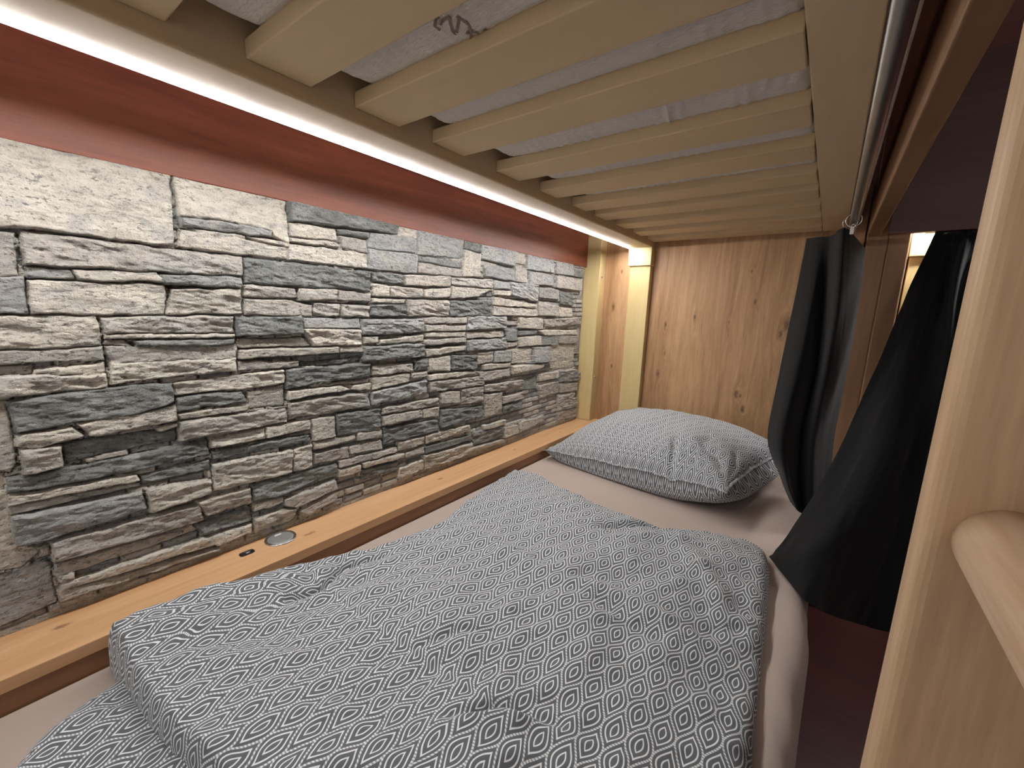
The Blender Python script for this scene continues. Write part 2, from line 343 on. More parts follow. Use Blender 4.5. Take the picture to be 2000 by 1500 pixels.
# ---- stone cladding : a carved relief, every stone traced
ST = """L62s 72,202 267,204 265,147 263,97 231,92 73,94 59,90 -2,92 12,201
L60s 272,205 470,206 469,126 438,136 435,147 374,152 274,149
G72r 274,147 374,151 435,147 435,134 386,132 275,130
L50s 274,129 382,130 384,124 328,120
L62s 387,130 472,128 469,119 406,122
L50s 275,124 382,123 406,121 469,118 467,93 373,92 268,93
D80r 474,202 675,210 768,209 766,190 675,187 473,175
L50s 473,173 583,176 587,149 473,144
D62r 585,177 675,185 673,169 592,165
L70s 473,140 582,146 591,134 527,132 472,131
M50s 595,163 669,163 668,129 601,136
L52s 470,128 526,130 668,127 667,92 468,91
L40s 769,210 834,208 834,190 769,190
G52s 677,183 768,190 832,188 829,151 671,143
G70s 671,141 832,147 829,92 667,92
G50s 836,206 1027,213 1024,159 836,148
D42s 838,146 1024,144 1020,126 839,132
M60s 836,127 1020,122 1016,97 835,96
D50s 1031,208 1113,208 1113,187 1027,191
L50s 1032,187 1113,182 1116,108 1025,101
G62s 1113,202 1307,205 1304,161 1114,169
G60s 1124,149 1305,151 1307,107 1135,110
L50s 1307,205 1374,202 1376,171 1309,175
G60s 1386,197 1580,196 1583,160 1389,159
M50s 1309,171 1389,161 1393,106 1313,107
G62s 1402,153 1584,148 1588,108 1406,103
G55s 1602,202 1758,198 1762,165 1606,160
D50s 1759,194 1859,193 1863,165 1763,163
M72s 1599,152 1865,157 1878,101 1605,101
M50s 11,82 72,86 69,23 4,18
G62s 4,17 73,22 73,-33 -3,-35
M70r 78,92 121,90 258,87 374,88 371,49 323,45 231,44 126,41 76,40
G50s 77,37 125,39 129,24 77,21
L72s 126,38 231,43 243,28 184,24 132,22
D82r 234,41 370,47 369,25 263,22 241,24
L55s 77,18 242,23 245,9 238,-31 75,-33
L62r 252,16 369,24 367,-30 240,-31
D60r 376,86 676,85 677,35 373,34
M52r 374,33 482,30 483,9 372,5
L68s 489,33 583,33 577,7 485,4
M55s 585,32 677,28 676,7 584,8
M55s 373,2 457,4 518,-6 515,-32 371,-31
M50r 520,0 591,-2 587,-31 519,-32
M55r 593,-2 672,-3 669,-33 592,-31
D62r 680,86 785,86 785,58 682,61
L70s 789,86 966,96 967,65 788,58
L60s 682,56 735,52 734,23 684,23
L55r 738,53 856,54 856,26 737,23
L60s 860,50 967,61 967,33 860,26
L62s 681,17 791,18 784,6 681,6
D60r 678,1 794,5 794,-31 674,-32
M60r 798,18 963,22 964,-28 801,-29
M60r 970,93 1176,104 1177,72 971,71
L65s 971,67 1172,68 1099,39 971,28
D50r 967,22 1179,30 1176,-26 968,-28
G55s 1186,101 1279,101 1280,75 1188,72
G70r 1284,102 1473,104 1472,34 1281,54
L62s 1188,66 1281,68 1282,51 1189,50
L60s 1184,43 1466,26 1474,10 1185,14
L55s 1185,11 1475,4 1477,-23 1187,-22
G60s 1474,93 1637,95 1641,52 1477,53
D50r 1645,92 1772,91 1780,27 1652,32
M60s 1478,41 1644,23 1641,-21 1483,-19
L50s 1645,19 1772,18 1777,-24 1649,-24
L60r -3,-37 148,-34 151,-86 39,-86 -9,-86
M60s -9,-87 39,-87 151,-88 151,-110 36,-107 -11,-105
M30s -11,-106 70,-111 66,-126 -13,-120
L52r 69,-120 151,-113 151,-128 142,-133 68,-128
L62r -13,-123 34,-126 151,-131 151,-156 31,-158 -17,-155
M60r 152,-35 350,-33 349,-67 153,-65
L72s 154,-66 349,-69 348,-76 153,-74
M50s 154,-76 179,-76 189,-88 153,-85
D72r 190,-77 350,-78 347,-91 227,-90 192,-88
M50s 153,-87 352,-92 350,-120 157,-116
L62r 157,-116 350,-120 348,-146 222,-148 153,-154
D78r 354,-35 493,-32 491,-73 353,-75
L40s 355,-80 489,-82 511,-101 353,-98
G50s 496,-36 641,-35 643,-62 495,-59
L68r 495,-60 643,-66 644,-107 515,-101 499,-73
L76s 355,-103 578,-107 577,-122 412,-122 353,-123
M52s 353,-126 478,-136 479,-150 351,-148
L62s 582,-107 644,-107 647,-124 581,-121
D28r 480,-141 580,-139 646,-134 646,-147 575,-151 482,-149
G70r 644,-38 856,-37 856,-75 645,-82
L62s 651,-86 696,-85 696,-102 650,-103
L60s 702,-95 856,-83 856,-104 702,-105
D85r 647,-111 817,-109 856,-113 856,-151 646,-149
M55s 860,-34 1046,-30 1046,-51 860,-51
M60s 863,-56 1046,-58 1042,-76 863,-73
L55s 863,-78 1042,-79 1043,-95 863,-92
M70s 860,-101 1043,-98 1043,-113 860,-117
L60s 860,-129 1043,-126 1044,-141 867,-152
G70r 1050,-27 1263,-25 1266,-70 1051,-73
L50s 1047,-78 1255,-80 1250,-104 1047,-101
G65r 1052,-107 1279,-108 1276,-147 1053,-145
D50s 1260,-77 1343,-78 1340,-120 1274,-119
M50s 1280,-125 1346,-123 1341,-143 1281,-144
L60s 1346,-31 1520,-30 1517,-77 1349,-71
D50s 1350,-82 1482,-80 1476,-99 1351,-100
L62s 1351,-106 1512,-106 1516,-144 1354,-144
M60r 1528,-34 1833,-28 1828,-61 1531,-75
L60s 1489,-82 1831,-86 1834,-108 1534,-105
D55s 1512,-108 1658,-106 1655,-154 1516,-144
M60s 1667,-108 1835,-115 1840,-154 1666,-146
D70r 36,-165 130,-156 239,-159 239,-196 163,-212 98,-210 39,-216
L76r 38,-218 102,-216 112,-236 62,-244 37,-236
L68r 106,-212 241,-203 240,-233 119,-238
L60s 206,-241 240,-238 240,-244 214,-249
D25r 85,-246 114,-242 202,-247 239,-251 237,-273 146,-272 88,-279
M82r 40,-240 84,-245 83,-281 40,-282
L60r 240,-159 446,-152 444,-185 353,-186 240,-184
D60r 241,-187 357,-190 363,-215 242,-217
L62s 242,-221 367,-221 364,-232 284,-235 244,-232
M40s 365,-194 444,-189 441,-236 366,-230
M72r 243,-236 443,-242 444,-275 240,-274
D65r 450,-153 668,-156 667,-193 534,-193 448,-199
M60r 674,-161 817,-165 816,-193 673,-191
L40s 534,-198 667,-198 667,-209 529,-202
L62s 452,-203 583,-208 611,-221 450,-224
L60s 617,-212 670,-211 666,-228 616,-222
M60r 450,-231 666,-234 665,-275 448,-272
D65r 824,-157 875,-155 875,-195 824,-190
L62s 673,-197 803,-197 802,-222 672,-230
M65s 809,-200 871,-198 871,-215 809,-214
G70r 672,-235 823,-228 871,-225 871,-268 671,-273
L50s 878,-158 974,-156 975,-205 878,-198
D62r 982,-156 1101,-161 1102,-212 983,-205
L62s 878,-210 1098,-216 1098,-229 878,-228
M60r 882,-232 1144,-241 1145,-275 886,-266
L50s 1106,-155 1192,-153 1194,-191 1107,-196
G60s 1198,-153 1300,-154 1302,-198 1200,-195
L60s 1137,-200 1296,-204 1297,-220 1143,-220
M55s 1108,-224 1298,-226 1299,-254 1144,-261
L45s 1305,-152 1446,-152 1444,-216 1309,-208
G82s 1453,-152 1592,-155 1598,-222 1458,-219
L80s 1309,-218 1538,-229 1532,-245 1311,-250
L25s 1599,-147 1822,-155 1838,-277 1610,-256
D60r 19,-282 81,-285 287,-285 288,-314 182,-314 101,-313 18,-307
L62s 19,-312 172,-322 177,-335 20,-327
M40s 19,-329 176,-339 176,-346 19,-343
G66r 20,-346 178,-357 182,-394 19,-401
D42r 178,-326 287,-323 286,-344 179,-344
L76r 184,-354 286,-367 285,-397 185,-402
L60r 290,-284 396,-280 395,-306 291,-303
L60s 399,-279 499,-281 498,-305 397,-305
D50r 292,-310 497,-317 499,-336 292,-328
L72r 290,-336 451,-346 448,-402 287,-396
L70r 454,-347 499,-343 496,-400 451,-402
D66r 565,-278 700,-287 699,-350 567,-337
L62s 502,-280 562,-282 560,-338 504,-337
L60s 504,-340 620,-344 620,-356 567,-359 505,-359
L60s 623,-342 702,-349 702,-373 625,-363
M60s 505,-368 598,-373 596,-405 501,-396
M56s 600,-374 702,-377 701,-406 602,-396
M62r 707,-287 922,-287 922,-314 706,-306
L70s 706,-311 845,-314 848,-338 706,-338
L60s 852,-316 922,-319 922,-351 852,-344
D62r 705,-345 914,-359 923,-398 707,-396
L60s 926,-272 1018,-279 1016,-320 930,-310
M62r 1024,-273 1140,-278 1142,-337 1025,-328
D60r 930,-331 1142,-351 1144,-393 931,-391
M60r 1145,-275 1389,-282 1392,-321 1151,-303
M62s 1151,-312 1250,-317 1254,-398 1155,-402
M60s 1257,-336 1392,-334 1395,-364 1258,-362
D55r 1264,-370 1395,-374 1391,-407 1266,-400
D30s 1394,-267 1498,-270 1503,-335 1398,-326
L60s 1505,-271 1677,-275 1680,-306 1508,-302
G72r 1685,-272 1887,-281 1885,-342 1691,-327
M55s 1509,-322 1682,-321 1688,-377 1522,-379
M60s 1692,-335 1876,-351 1872,-391 1697,-380
M72r 56,-406 263,-413 267,-452 169,-447 56,-443
M42s 56,-449 169,-452 231,-462 230,-470 56,-471
L62s 58,-466 78,-468 77,-482 58,-480
L70s 60,-485 264,-488 291,-512 234,-508 59,-495
M60r 56,-495 291,-523 290,-530 236,-528 56,-516
L68r 258,-406 356,-408 356,-446 271,-444
D40r 249,-456 357,-457 355,-490 264,-483
L62s 269,-492 355,-496 353,-514 284,-517
D60r 359,-404 563,-410 565,-437 408,-450 360,-443
M72s 426,-462 556,-455 561,-481 453,-493 427,-480
L60s 362,-451 424,-454 423,-471 361,-468
L60r 360,-487 422,-485 453,-496 447,-522 359,-522
M66s 457,-506 554,-489 559,-510 477,-524
M60s 567,-405 752,-414 752,-430 569,-425
L60s 566,-430 632,-434 631,-454 568,-453
L70s 635,-430 779,-438 779,-452 640,-446
D50r 634,-451 759,-459 758,-487 633,-482
L62s 759,-401 859,-404 859,-430 759,-429
M60s 786,-440 859,-438 859,-461 786,-456
L60s 762,-483 856,-480 856,-515 758,-516
L62r 863,-402 1074,-408 1075,-434 867,-432
D60s 863,-439 1085,-448 1086,-468 863,-462
M62r 859,-468 1091,-479 1087,-524 859,-517
L62s 1145,-430 1279,-431 1281,-452 1151,-447
D50r 1085,-445 1269,-451 1271,-499 1096,-495
M62s 1082,-499 1272,-509 1272,-523 1082,-519
L60s 1275,-464 1369,-468 1371,-506 1278,-509
M60s 1375,-461 1567,-464 1569,-489 1378,-508
M62r 1680,-387 1873,-400 1883,-476 1689,-467
M60s 1689,-471 1874,-480 1880,-529 1694,-513
G22s -55,-418 -1,-437 51,-438 54,-516 -11,-524 -68,-527
L12s -36,-255 18,-272 24,-287 19,-373 4,-391 -52,-387
L35s -24,-157 35,-164 35,-263 29,-275 -36,-255
L10s -52,-387 18,-376 43,-420 20,-437 -55,-415"""
def build_stone():
    ys = np.concatenate([np.arange(-.02, .80, .0016), np.arange(.80, 1.3, .0023), np.arange(1.3, 1.886, .0032)])
    zs = np.arange(-.545, .217, .0016)
    Yg, Zg = np.meshgrid(ys, zs)
    wy = Yg + (fbm(Yg*60, Zg*60, 3)-.5)*.005; wz = Zg + (fbm(Yg*38+50, Zg*70+9, 3)-.5)*.006
    H = np.zeros(Yg.shape); best = np.full(Yg.shape, -1e3)
    COL = np.zeros(Yg.shape+(3,)); SM = np.ones(Yg.shape)
    base = {'L': (.56, .52, .45), 'M': (.45, .42, .375), 'G': (.36, .358, .35), 'D': (.205, .212, .202)}
    rg = random.Random(3)
    # everything between the traced stones: small thin ledge stones
    row = np.floor(Zg/.0205 + 100 + .25*(fbm(Yg*9, Zg*3, 2)-.5)).astype(int)
    offs = _T[row % 256, 3]; cell = np.floor(wy/.06 + offs*5 + 40).astype(int)
    rnd = _T[cell % 256, row % 256]; fz = (Zg/.0205 + 100) % 1; fy = (wy/.06+offs*5+40) % 1
    ed = np.minimum(np.minimum(fz, 1-fz)*.0205, np.minimum(fy, 1-fy)*.06)
    H0 = (.008 + .010*rnd)*(.35+.65*ss(0, .004, ed)); c0 = np.where(rnd[..., None] > .5, np.array(base['M']), np.array(base['G'])*.9)
    for line in ST.split('\n'):
        p = line.split(); cl = p[0][0]; h = int(p[0][1:-1])/100; rough = p[0][-1] == 'r'
        poly = np.array([[float(a)/1000 for a in q.split(',')] for q in p[1:]])
        poly[:, 1] = np.where(poly[:, 1] > .194, .2165, poly[:, 1])
        y0, z0 = poly.min(0)-.006; y1, z1 = poly.max(0)+.006
        i0, i1 = np.searchsorted(ys, [y0, y1]); j0, j1 = np.searchsorted(zs, [z0, z1])
        if i1 <= i0 or j1 <= j0: continue
        sl = (slice(j0, j1), slice(i0, i1)); X = wy[sl]; Z = wz[sl]
        ins = np.zeros(X.shape, bool); dm = np.full(X.shape, 1e9); n = len(poly)
        for k in range(n):
            a = poly[k]; b = poly[(k+1) % n]
            cond = (a[1] > Z) != (b[1] > Z)
            with np.errstate(divide='ignore', invalid='ignore'):
                xi = (b[0]-a[0])*(Z-a[1])/(b[1]-a[1]+1e-12)+a[0]
            ins ^= cond & (X < xi)
            ab = b-a; t = np.clip(((X-a[0])*ab[0]+(Z-a[1])*ab[1])/(ab@ab+1e-12), 0, 1)
            dm = np.minimum(dm, np.hypot(X-a[0]-t*ab[0], Z-a[1]-t*ab[1]))
        sd = np.where(ins, dm, -dm) + .0012
        s1 = rg.random()*100; ty = rg.uniform(-.02, .02); tz = rg.uniform(-.12, .10)
        rad = .0028 if not rough else .0042
        prof = np.sqrt(np.clip(1-(1-np.clip(sd/rad, 0, 1))**2, 0, 1))
        cy, cz = poly.mean(0)
        hh = .006 + .030*h
        amp = (.0056 if rough else .0026)*(.8+.5*min(1, (z1-z0)/.04))
        nz = fbm(X*22+s1, Z*75+s1, 4, .55)-.5
        rdg = 1-np.abs(2*fbm(X*14+s1*2, Z*60+X*12+s1, 3)-1)
        surf = hh + ty*(X-cy) + tz*(Z-cz) + amp*1.5*nz + (amp*(rdg-.75) if rough else amp*.35*(rdg-.75))
        surf += .0026*(fbm(X*120+s1, Z*260, 3, .6)-.5)
        val = prof*np.maximum(surf, .004)
        up_ = (sd > 0) & (sd > best[sl])
        H[sl] = np.where(up_, val, H[sl]); best[sl] = np.where(up_, sd, best[sl])
        c = np.array(base[cl])*rg.uniform(.88, 1.12)
        mott = fbm(X*30+s1, Z*55, 3)[..., None]
        alt = np.array(base['G'] if cl in 'LM' else (base['M'] if cl == 'G' else base['G']))
        cc = c*(1-.0) + (alt-c)*ss(.50, .72, mott)*(.45 if cl != 'D' else .5)
        COL[sl] = np.where(up_[..., None], cc, COL[sl])
    hole = best < 0
    H = np.where(hole, H0, H); COL = np.where(hole[..., None], c0, COL)
    # bottom row dies into a thin grout bead on the shelf
    g = Zg < -.532; H = np.where(g, .010+.003*fbm(Yg*40, Zg*10, 2), H); COL = np.where(g[..., None], np.array((.42, .40, .35)), COL)
    # ragged right-hand end
    end = 1.845 + .035*(_T[np.floor(Zg/.033+60).astype(int) % 256, 9] > .45)
    H = np.where(Yg > end, .003, H)
    H[0, :] = 0; H[-1, :] = 0; H[:, 0] = 0; H[:, -1] = 0
    P = np.stack([-1.0+H, Yg, Zg], -1)
    o = gridmesh('stone_cladding', P, STONE, wl, col=COL, smooth=True)
    o['label'] = 'grey and beige split-stone relief cladding'
build_stone()

# board over the passage beyond the bunk
tr = tag(B('trim_1', .108, 1.25, 1.82, 1.845, .279, .76, MAHOX, bev=.002, org=0), kind='structure')

# ================================================================ BUNK BED
bed = root('bunk_bed', (-.45, .9, -1.10), 'pine and oak bunk bed seen from inside its lower berth, beside the stone wall', 'bunk bed')
# shelf along the wall
sh = B('shelf', -1.0+.0005, -.87, Y0, YE, -.565, -.543, OAKY, bed, bev=.0015, org=0); sh['label'] = 'orange oak ledge along the stone wall'
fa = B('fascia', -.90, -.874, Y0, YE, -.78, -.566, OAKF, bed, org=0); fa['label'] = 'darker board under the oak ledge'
ep = B('end_panel', -.998, .058, YE, YE+.018, -1.0, .47, OAK, bed, org=0); ep['label'] = 'knotty oak end board behind the pillow'
# posts at the far end
p1 = B('post', -1.0+.0005, -.914, 1.90, YE-.0005, -.5425, .60, PINE_Z, bed, bev=.003)
for z in (.171, -.32):
    s_ = tube('screw', (-.9145, 1.925, z), (-.910, 1.925, z), .006, STEEL, p1, 12, .001)
p2 = B('post', -.776, -.68, 1.928, YE-.0005, -.5425, .2175, PINE_Z, bed, bev=.003)
cb_ = B('cap_block', -.784, -.677, 1.918, YE-.0005, .218, .298, PINE_Z, bed, bev=.003)
# long wall-side beam carrying the light strip
bm_ = B('beam', -.785, -.68, Y0, YE-.0005, .2985, .46, PINE, bed, bev=.004, seg=3)
# slats
near = [-.235, -.065, .106, .282, .446, .618, .820, 1.007, 1.185, 1.34, 1.515, 1.685, 1.855]
sl0 = B('slat', -.679, -.067, near[0], near[0]+.090, .3215, .3455, PINE_X, bed, bev=.0022, seg=2)
for y in near[1:]:
    c = sl0.copy(); C.objects.link(c); c.parent = bed
    c.location = sl0.location + Vector((random.Random(int(y*1000)).uniform(-.001, .001), y-near[0], 0))
# rail carrying the slats on the open side, and the outer guard rail
sr = B('slat_rail', -.066, .004, Y0, YE-.0005, .3235, .3465, PINE, bed, bev=.002)
gr_ = B('guard_rail', .060, .094, Y0, 1.90, .285, .385, DARKPINE, bed, bev=.004, seg=3); gr_['label'] = 'brown outer guard rail above the opening'
sp_ = B('safety_board', .066, .088, Y0, 1.90, .3855, .86, DARKPINE, bed, bev=.003, seg=2); sp_['label'] = 'brown board above the guard rail'
gp = B('rail_post', .062, .118, 1.905, YE+.018, -1.0995, .60, DARKPINE_Z, bed, bev=.004); gp['label'] = 'brown post behind the hanging curtain'
gp2 = B('rail_post', .1185, .172, 1.895, YE+.018, -1.0995, .60, DARKPINE_Z, bed, bev=.004)
# lower frame
B('side_rail', .010, .040, Y0, YE-.0005, -.98, -.813, PINE, bed, bev=.003)
B('base_board', -.872, .0095, Y0, YE-.0005, -.83, -.812, PINE_X, bed, bev=.002)

# LED strip under the beam
ls = root('led_strip', (-.778, .85, .2985), 'long glowing white light strip under the wooden beam above the stone wall', 'light')
B('channel', -.7858, -.7847, Y0, 1.917, .2955, .2983, STEEL, ls, bev=.0003)
d_ = B('diffuser', -.7846, -.7772, Y0, 1.916, .2962, .2984, LEDM, ls, bev=0); d_['label'] = 'white lit diffuser'

# pop-up socket and cable slot in the shelf
so = root('power_socket', (-.953, .402, -.543), 'round brushed steel socket cover set in the oak ledge', 'socket')
def disc(name, c, r, h, M, parent, prof):
    a = np.linspace(0, 2*np.pi, 65)[None]; rr = np.array([p[0] for p in prof])[:, None]*r; zz = np.array([p[1] for p in prof])[:, None]*h
    P = np.stack([c[0]+rr*np.cos(a), c[1]+rr*np.sin(a), c[2]+zz+0*a], -1)
    return gridmesh(name, P, M, parent, org=c)
disc('rim', (-.953, .402, -.5432), .033, .004, CHROME, so, [(.80, .55), (.90, .9), (.95, 1), (1, .6), (1, .0)])
disc('cover', (-.953, .402, -.5432), .033, .004, STEEL, so, [(0, .75), (.6, .75), (.80, .7), (.83, .45)])
B('latch', -.972, -.9665, .396, .410, -.5405, -.5393, WHITE, so, bev=.0004)
us = root('charging_port', (-.948, .329, -.543), 'small black oval port in the oak ledge beside the round socket', 'port')
def oval(name, cx, cy, z0, z1, lx, ly, M, parent, n=48, hole=0):
    t = np.linspace(0, 2*np.pi, n+1); e = .55
    x = cx+lx*np.sign(np.cos(t))*np.abs(np.cos(t))**e; y = cy+ly*np.sign(np.sin(t))*np.abs(np.sin(t))**e
    def ring(k, z): return np.stack([cx+(x-cx)*k, cy+(y-cy)*k, 0*x+z], -1)
    P = np.stack([ring(1, z0), ring(1, z1), ring(.84, z1), ring(.80, z1-.0009), ring(0, z1-.0009)]) if not hole else np.stack([ring(1, z0), ring(1, z1), ring(0, z1)])
    return gridmesh(name, P, M, parent, org=(cx, cy, z0))
oval('frame', -.948, .329, -.5432, -.5412, .0085, .0145, BLACK, us)
oval('socket_hole', -.949, .331, -.5425, -.5418, .003, .005, RODM, us, hole=1)

# ================================================================ UPPER MATTRESS
def upper():
    ys = np.linspace(Y0, YE-.006, 560); xs = np.linspace(-.668, .035, 180)
    Xg, Yg = np.meshgrid(xs, ys)
    gap = np.ones(Yg.shape)
    for y in near: gap *= 1-(ss(y-.012, y+.012, Yg)*(1-ss(y+.078, y+.102, Yg)))
    sag = .007*gap*ss(.0, .08, Xg+.668)
    wr_ = (fbm(Xg*18+Yg*6, Yg*30, 4)-.5)*.008*gap + .0015*gap*np.sin((Xg*1.2+Yg*.25)*260)
    z = .3475 - sag - np.abs(wr_)*.6 + wr_*.4
    dl = np.clip((.045-(Xg+.668))/.045, 0, 1); z = z + .045*(1-np.sqrt(1-dl**2*.999))
    z = np.where(gap < .02, np.maximum(z, .3462), z)
    zr = np.where(Xg > -.072, np.maximum(z, .3478), z)
    P = np.stack([Xg, Yg, zr], -1)
    # close over the top
    top = P[:, ::-1].copy(); top[..., 2] = .49
    P = np.concatenate([P, top], 1)
    o = gridmesh('mattress', P, TICK, None, org=(0, 0, 0), flip=True)
    tag(o, 'white quilted mattress of the upper berth resting on the slats', 'mattress')
    # pen marks on the ticking
    strokes = [[[-0.419, 0.3921], [-0.4252, 0.3921], [-0.4358, 0.4003], [-0.4335, 0.4074]], [[-0.4273, 0.4015], [-0.4068, 0.396], [-0.4248, 0.42], [-0.4258, 0.4264]], [[-0.4211, 0.4225], [-0.4016, 0.4079], [-0.4011, 0.403]], [[-0.4022, 0.4085], [-0.3975, 0.4159], [-0.4, 0.424], [-0.4066, 0.4321], [-0.4116, 0.43]], [[-0.4049, 0.4321], [-0.413, 0.4419]], [[-0.4032, 0.4321], [-0.3973, 0.436], [-0.4007, 0.4418]], [[-0.3927, 0.4413], [-0.3854, 0.4405]]]
    V = []; Fc = []
    for s in strokes:
        s = np.array(s)
        tt = np.linspace(0, len(s)-1-1e-6, 5*len(s)); i = tt.astype(int); f = (tt-i)[:, None]; q = s[i]*(1-f)+s[i+1]*f
        d = np.gradient(q, axis=0); nrm = np.stack([-d[:, 1], d[:, 0]], 1); nrm /= np.linalg.norm(nrm, axis=1)[:, None]+1e-9
        k0 = len(V)
        for a, n_ in zip(q, nrm):
            for sg in (-1, 1):
                x, y = a+sg*n_*.0020
                ix = np.clip(np.searchsorted(xs, x), 1, 179); iy = np.clip(np.searchsorted(ys, y), 1, 559)
                V.append((x, y, zr[iy-1:iy+1, ix-1:ix+1].min()-.0008))
        for j in range(len(q)-1): Fc.append((k0+2*j, k0+2*j+1, k0+2*j+3, k0+2*j+2))
    me = bpy.data.meshes.new('pen_marks'); me.from_pydata(V, [], Fc)
    l_ = link('pen_marks', me, INK, o); l_['label'] = 'faded handwritten pen marks'
upper()

# ================================================================ LOWER MATTRESS with sheet
def lower():
    ys = np.linspace(Y0, 1.955, 420)
    # profile across X: rounded top edge on the open side, hanging side
    s = np.linspace(0, 1, 260)
    X1, R_ = .047, .042; Lt = (X1-R_)-(-.870); La = R_*math.pi/2; Ls = .160; tot = Lt+La+Ls
    L = s*tot
    xt = np.where(L < Lt, -.870+L, np.where(L < Lt+La, X1-R_+R_*np.sin(np.clip((L-Lt)/R_, 0, math.pi/2)), X1))
    zt = np.where(L < Lt, -.600, np.where(L < Lt+La, -.600-R_+R_*np.cos(np.clip((L-Lt)/R_, 0, math.pi/2)), -.600-R_-(L-Lt-La)))
    nx = np.where(L < Lt, 0, np.sin(np.clip((L-Lt)/R_, 0, math.pi/2))); nz = np.sqrt(1-nx**2)
    Lg, Yg = np.meshgrid(L, ys)
    side = ss(Lt-.05, Lt+La, Lg)
    dsp = (fbm(Lg*5, Yg*4, 4)-.5)*.006*(1-side) + side*((fbm(Yg*9+Lg*10, Lg*3+Yg*2, 3)-.5)*.014 + .002*np.sin(Yg*30+Lg*40))
    dsp *= ss(0, .05, Lg)
    P = np.stack([xt[None]+nx[None]*dsp, Yg, zt[None]+nz[None]*dsp], -1)
    und = P[:, -1:].copy(); und[..., 0] -= .02; und2 = und.copy(); und2[..., 0] = -.870
    P = np.concatenate([P, und, und2], 1)
    o = gridmesh('mattress', P, SHEET, None, flip=False)
    tag(o, 'mattress under a plain mauve-beige fitted sheet, below the patterned duvet', 'mattress')
lower()

# ================================================================ DUVET
def crease(Xg, Yg, pts, w, a):
    pts = np.array(pts); d = np.full(Xg.shape, 1e9); tm = np.zeros(Xg.shape)
    n = len(pts)-1
    for i in range(n):
        p = pts[i]; q = pts[i+1]; ab = q-p; t = np.clip(((Xg-p[0])*ab[0]+(Yg-p[1])*ab[1])/(ab@ab), 0, 1)
        dd = np.hypot(Xg-p[0]-t*ab[0], Yg-p[1]-t*ab[1]); m_ = dd < d
        tm = np.where(m_, (i+t)/n, tm); d = np.minimum(d, dd)
    return a*np.exp(-(d/w)**2)*np.clip(np.sin(np.pi*np.clip(tm, .06, .94)), 0, 1)**.5
CR = [([[-0.746, 0.3183], [-0.7304, 0.3694], [-0.7521, 0.4369], [-0.7301, 0.5166]], 0.006, -0.016), ([[-0.7187, 0.3055], [-0.702, 0.3641], [-0.713, 0.436], [-0.6929, 0.5227]], 0.014, 0.01), ([[-0.7496, 0.7133], [-0.5766, 0.7158], [-0.4175, 0.6949], [-0.3182, 0.7129]], 0.03, 0.012), ([[-0.3997, 0.9623], [-0.3243, 1.0553], [-0.2097, 1.1187]], 0.01, -0.014), ([[-0.3583, 0.9017], [-0.2786, 1.0003], [-0.1468, 1.0522]], 0.02, 0.01), ([[-0.3423, 0.6928], [-0.2534, 0.6903], [-0.1294, 0.681]], 0.015, -0.01), ([[-0.3257, 0.7276], [-0.2417, 0.7369], [-0.125, 0.7294]], 0.018, 0.01), ([[-0.3422, 0.3469], [-0.297, 0.4025], [-0.2234, 0.4331]], 0.009, -0.012), ([[-0.3401, 0.3259], [-0.2854, 0.3879], [-0.2091, 0.4223]], 0.018, 0.012), ([[-0.2215, 1.0183], [-0.1135, 0.8836], [-0.0625, 0.7502]], 0.02, 0.008), ([[-0.5118, 0.3164], [-0.437, 0.4655], [-0.3723, 0.5262]], 0.008, -0.006), ([[-0.8106, 0.1375], [-0.754, 0.2277], [-0.666, 0.3159]], 0.02, 0.008), ([[-0.6324, 0.8712], [-0.4374, 0.7258], [-0.373, 0.5741]], 0.03, -0.008)]
def duvet_layer(ylo, yhi, left, right, zb, nr, nc, seed, near_edge, far_edge, zfloor):
    """left/right: control lists (Y, X); near/far edge: (s, dY)"""
    t = np.linspace(0, 1, nr)[:, None]; s = np.linspace(0, 1, nc)[None]
    fe = np.interp(s, *zip(*far_edge)); ne = np.interp(s, *zip(*near_edge))
    Y = ne + (fe-ne)*t + 0*s
    def sm(tab, y):
        a = np.array(tab); yy = y; r = 0
        for k in (-.02, 0, .02): r = r+np.interp(yy+k, a[:, 0], a[:, 1])
        return r/3
    XL = sm(left, Y); XR = sm(right, Y)
    # distribute so that rims get dense rows
    X = XL + (XR-XL)*s
    dL = X-XL; dR = XR-X; dF = fe-Y; dN = Y-ne
    def rim(d, R_): q = np.clip(1-d/R_, 0, 1); return 1-np.sqrt(1-q**2*.9999)
    puff = (fbm(X*4.5+seed, Y*4.0+seed, 3)-.5)*.030 + (fbm(X*12+seed+Y*4, Y*9+seed-X*3, 3, .55)-.5)*.016
    puff += (fbm((X-Y)*15+seed, (X+Y)*4.5, 3)-.5)*.020
    puff += (fbm(X*26+Y*10+seed, Y*14+seed, 3)-.5)*.005
    z = zb + puff
    if seed == 1:
        for pts, w, a in CR: z = z + crease(X, Y, pts, w, a)
        z += .030*ss(-.72, -.87, X)*(1-ss(.50, .72, Y))
        z -= .012*ss(-.16, -.03, X)
        z += .014*ss(.30, .12, Y)*ss(-.35, -.60, X)
    ht = z - zfloor
    e = np.maximum.reduce([rim(dL, .034), rim(dR, .034), rim(dF, .026), rim(dN, .013)])
    z = zfloor + ht*(1-e)
    P = np.stack([X, Y, z], -1)
    # the print follows the cloth: lengths are measured along the surface
    def arc(A, ax, ref):
        d = np.linalg.norm(np.diff(A, axis=ax), axis=2); c = np.cumsum(d, axis=ax)
        c = np.concatenate([np.zeros_like(np.take(c, [0], axis=ax)), c], ax)
        return c-np.take(c, [ref], axis=ax)
    U = arc(P, 1, int(nc*.75)); U = U+X[:, [int(nc*.75)]]; V = arc(P, 0, nr//2)+Y[nr//2][None]
    uv = np.stack([U/.0352, V/.086], -1)
    return P, uv
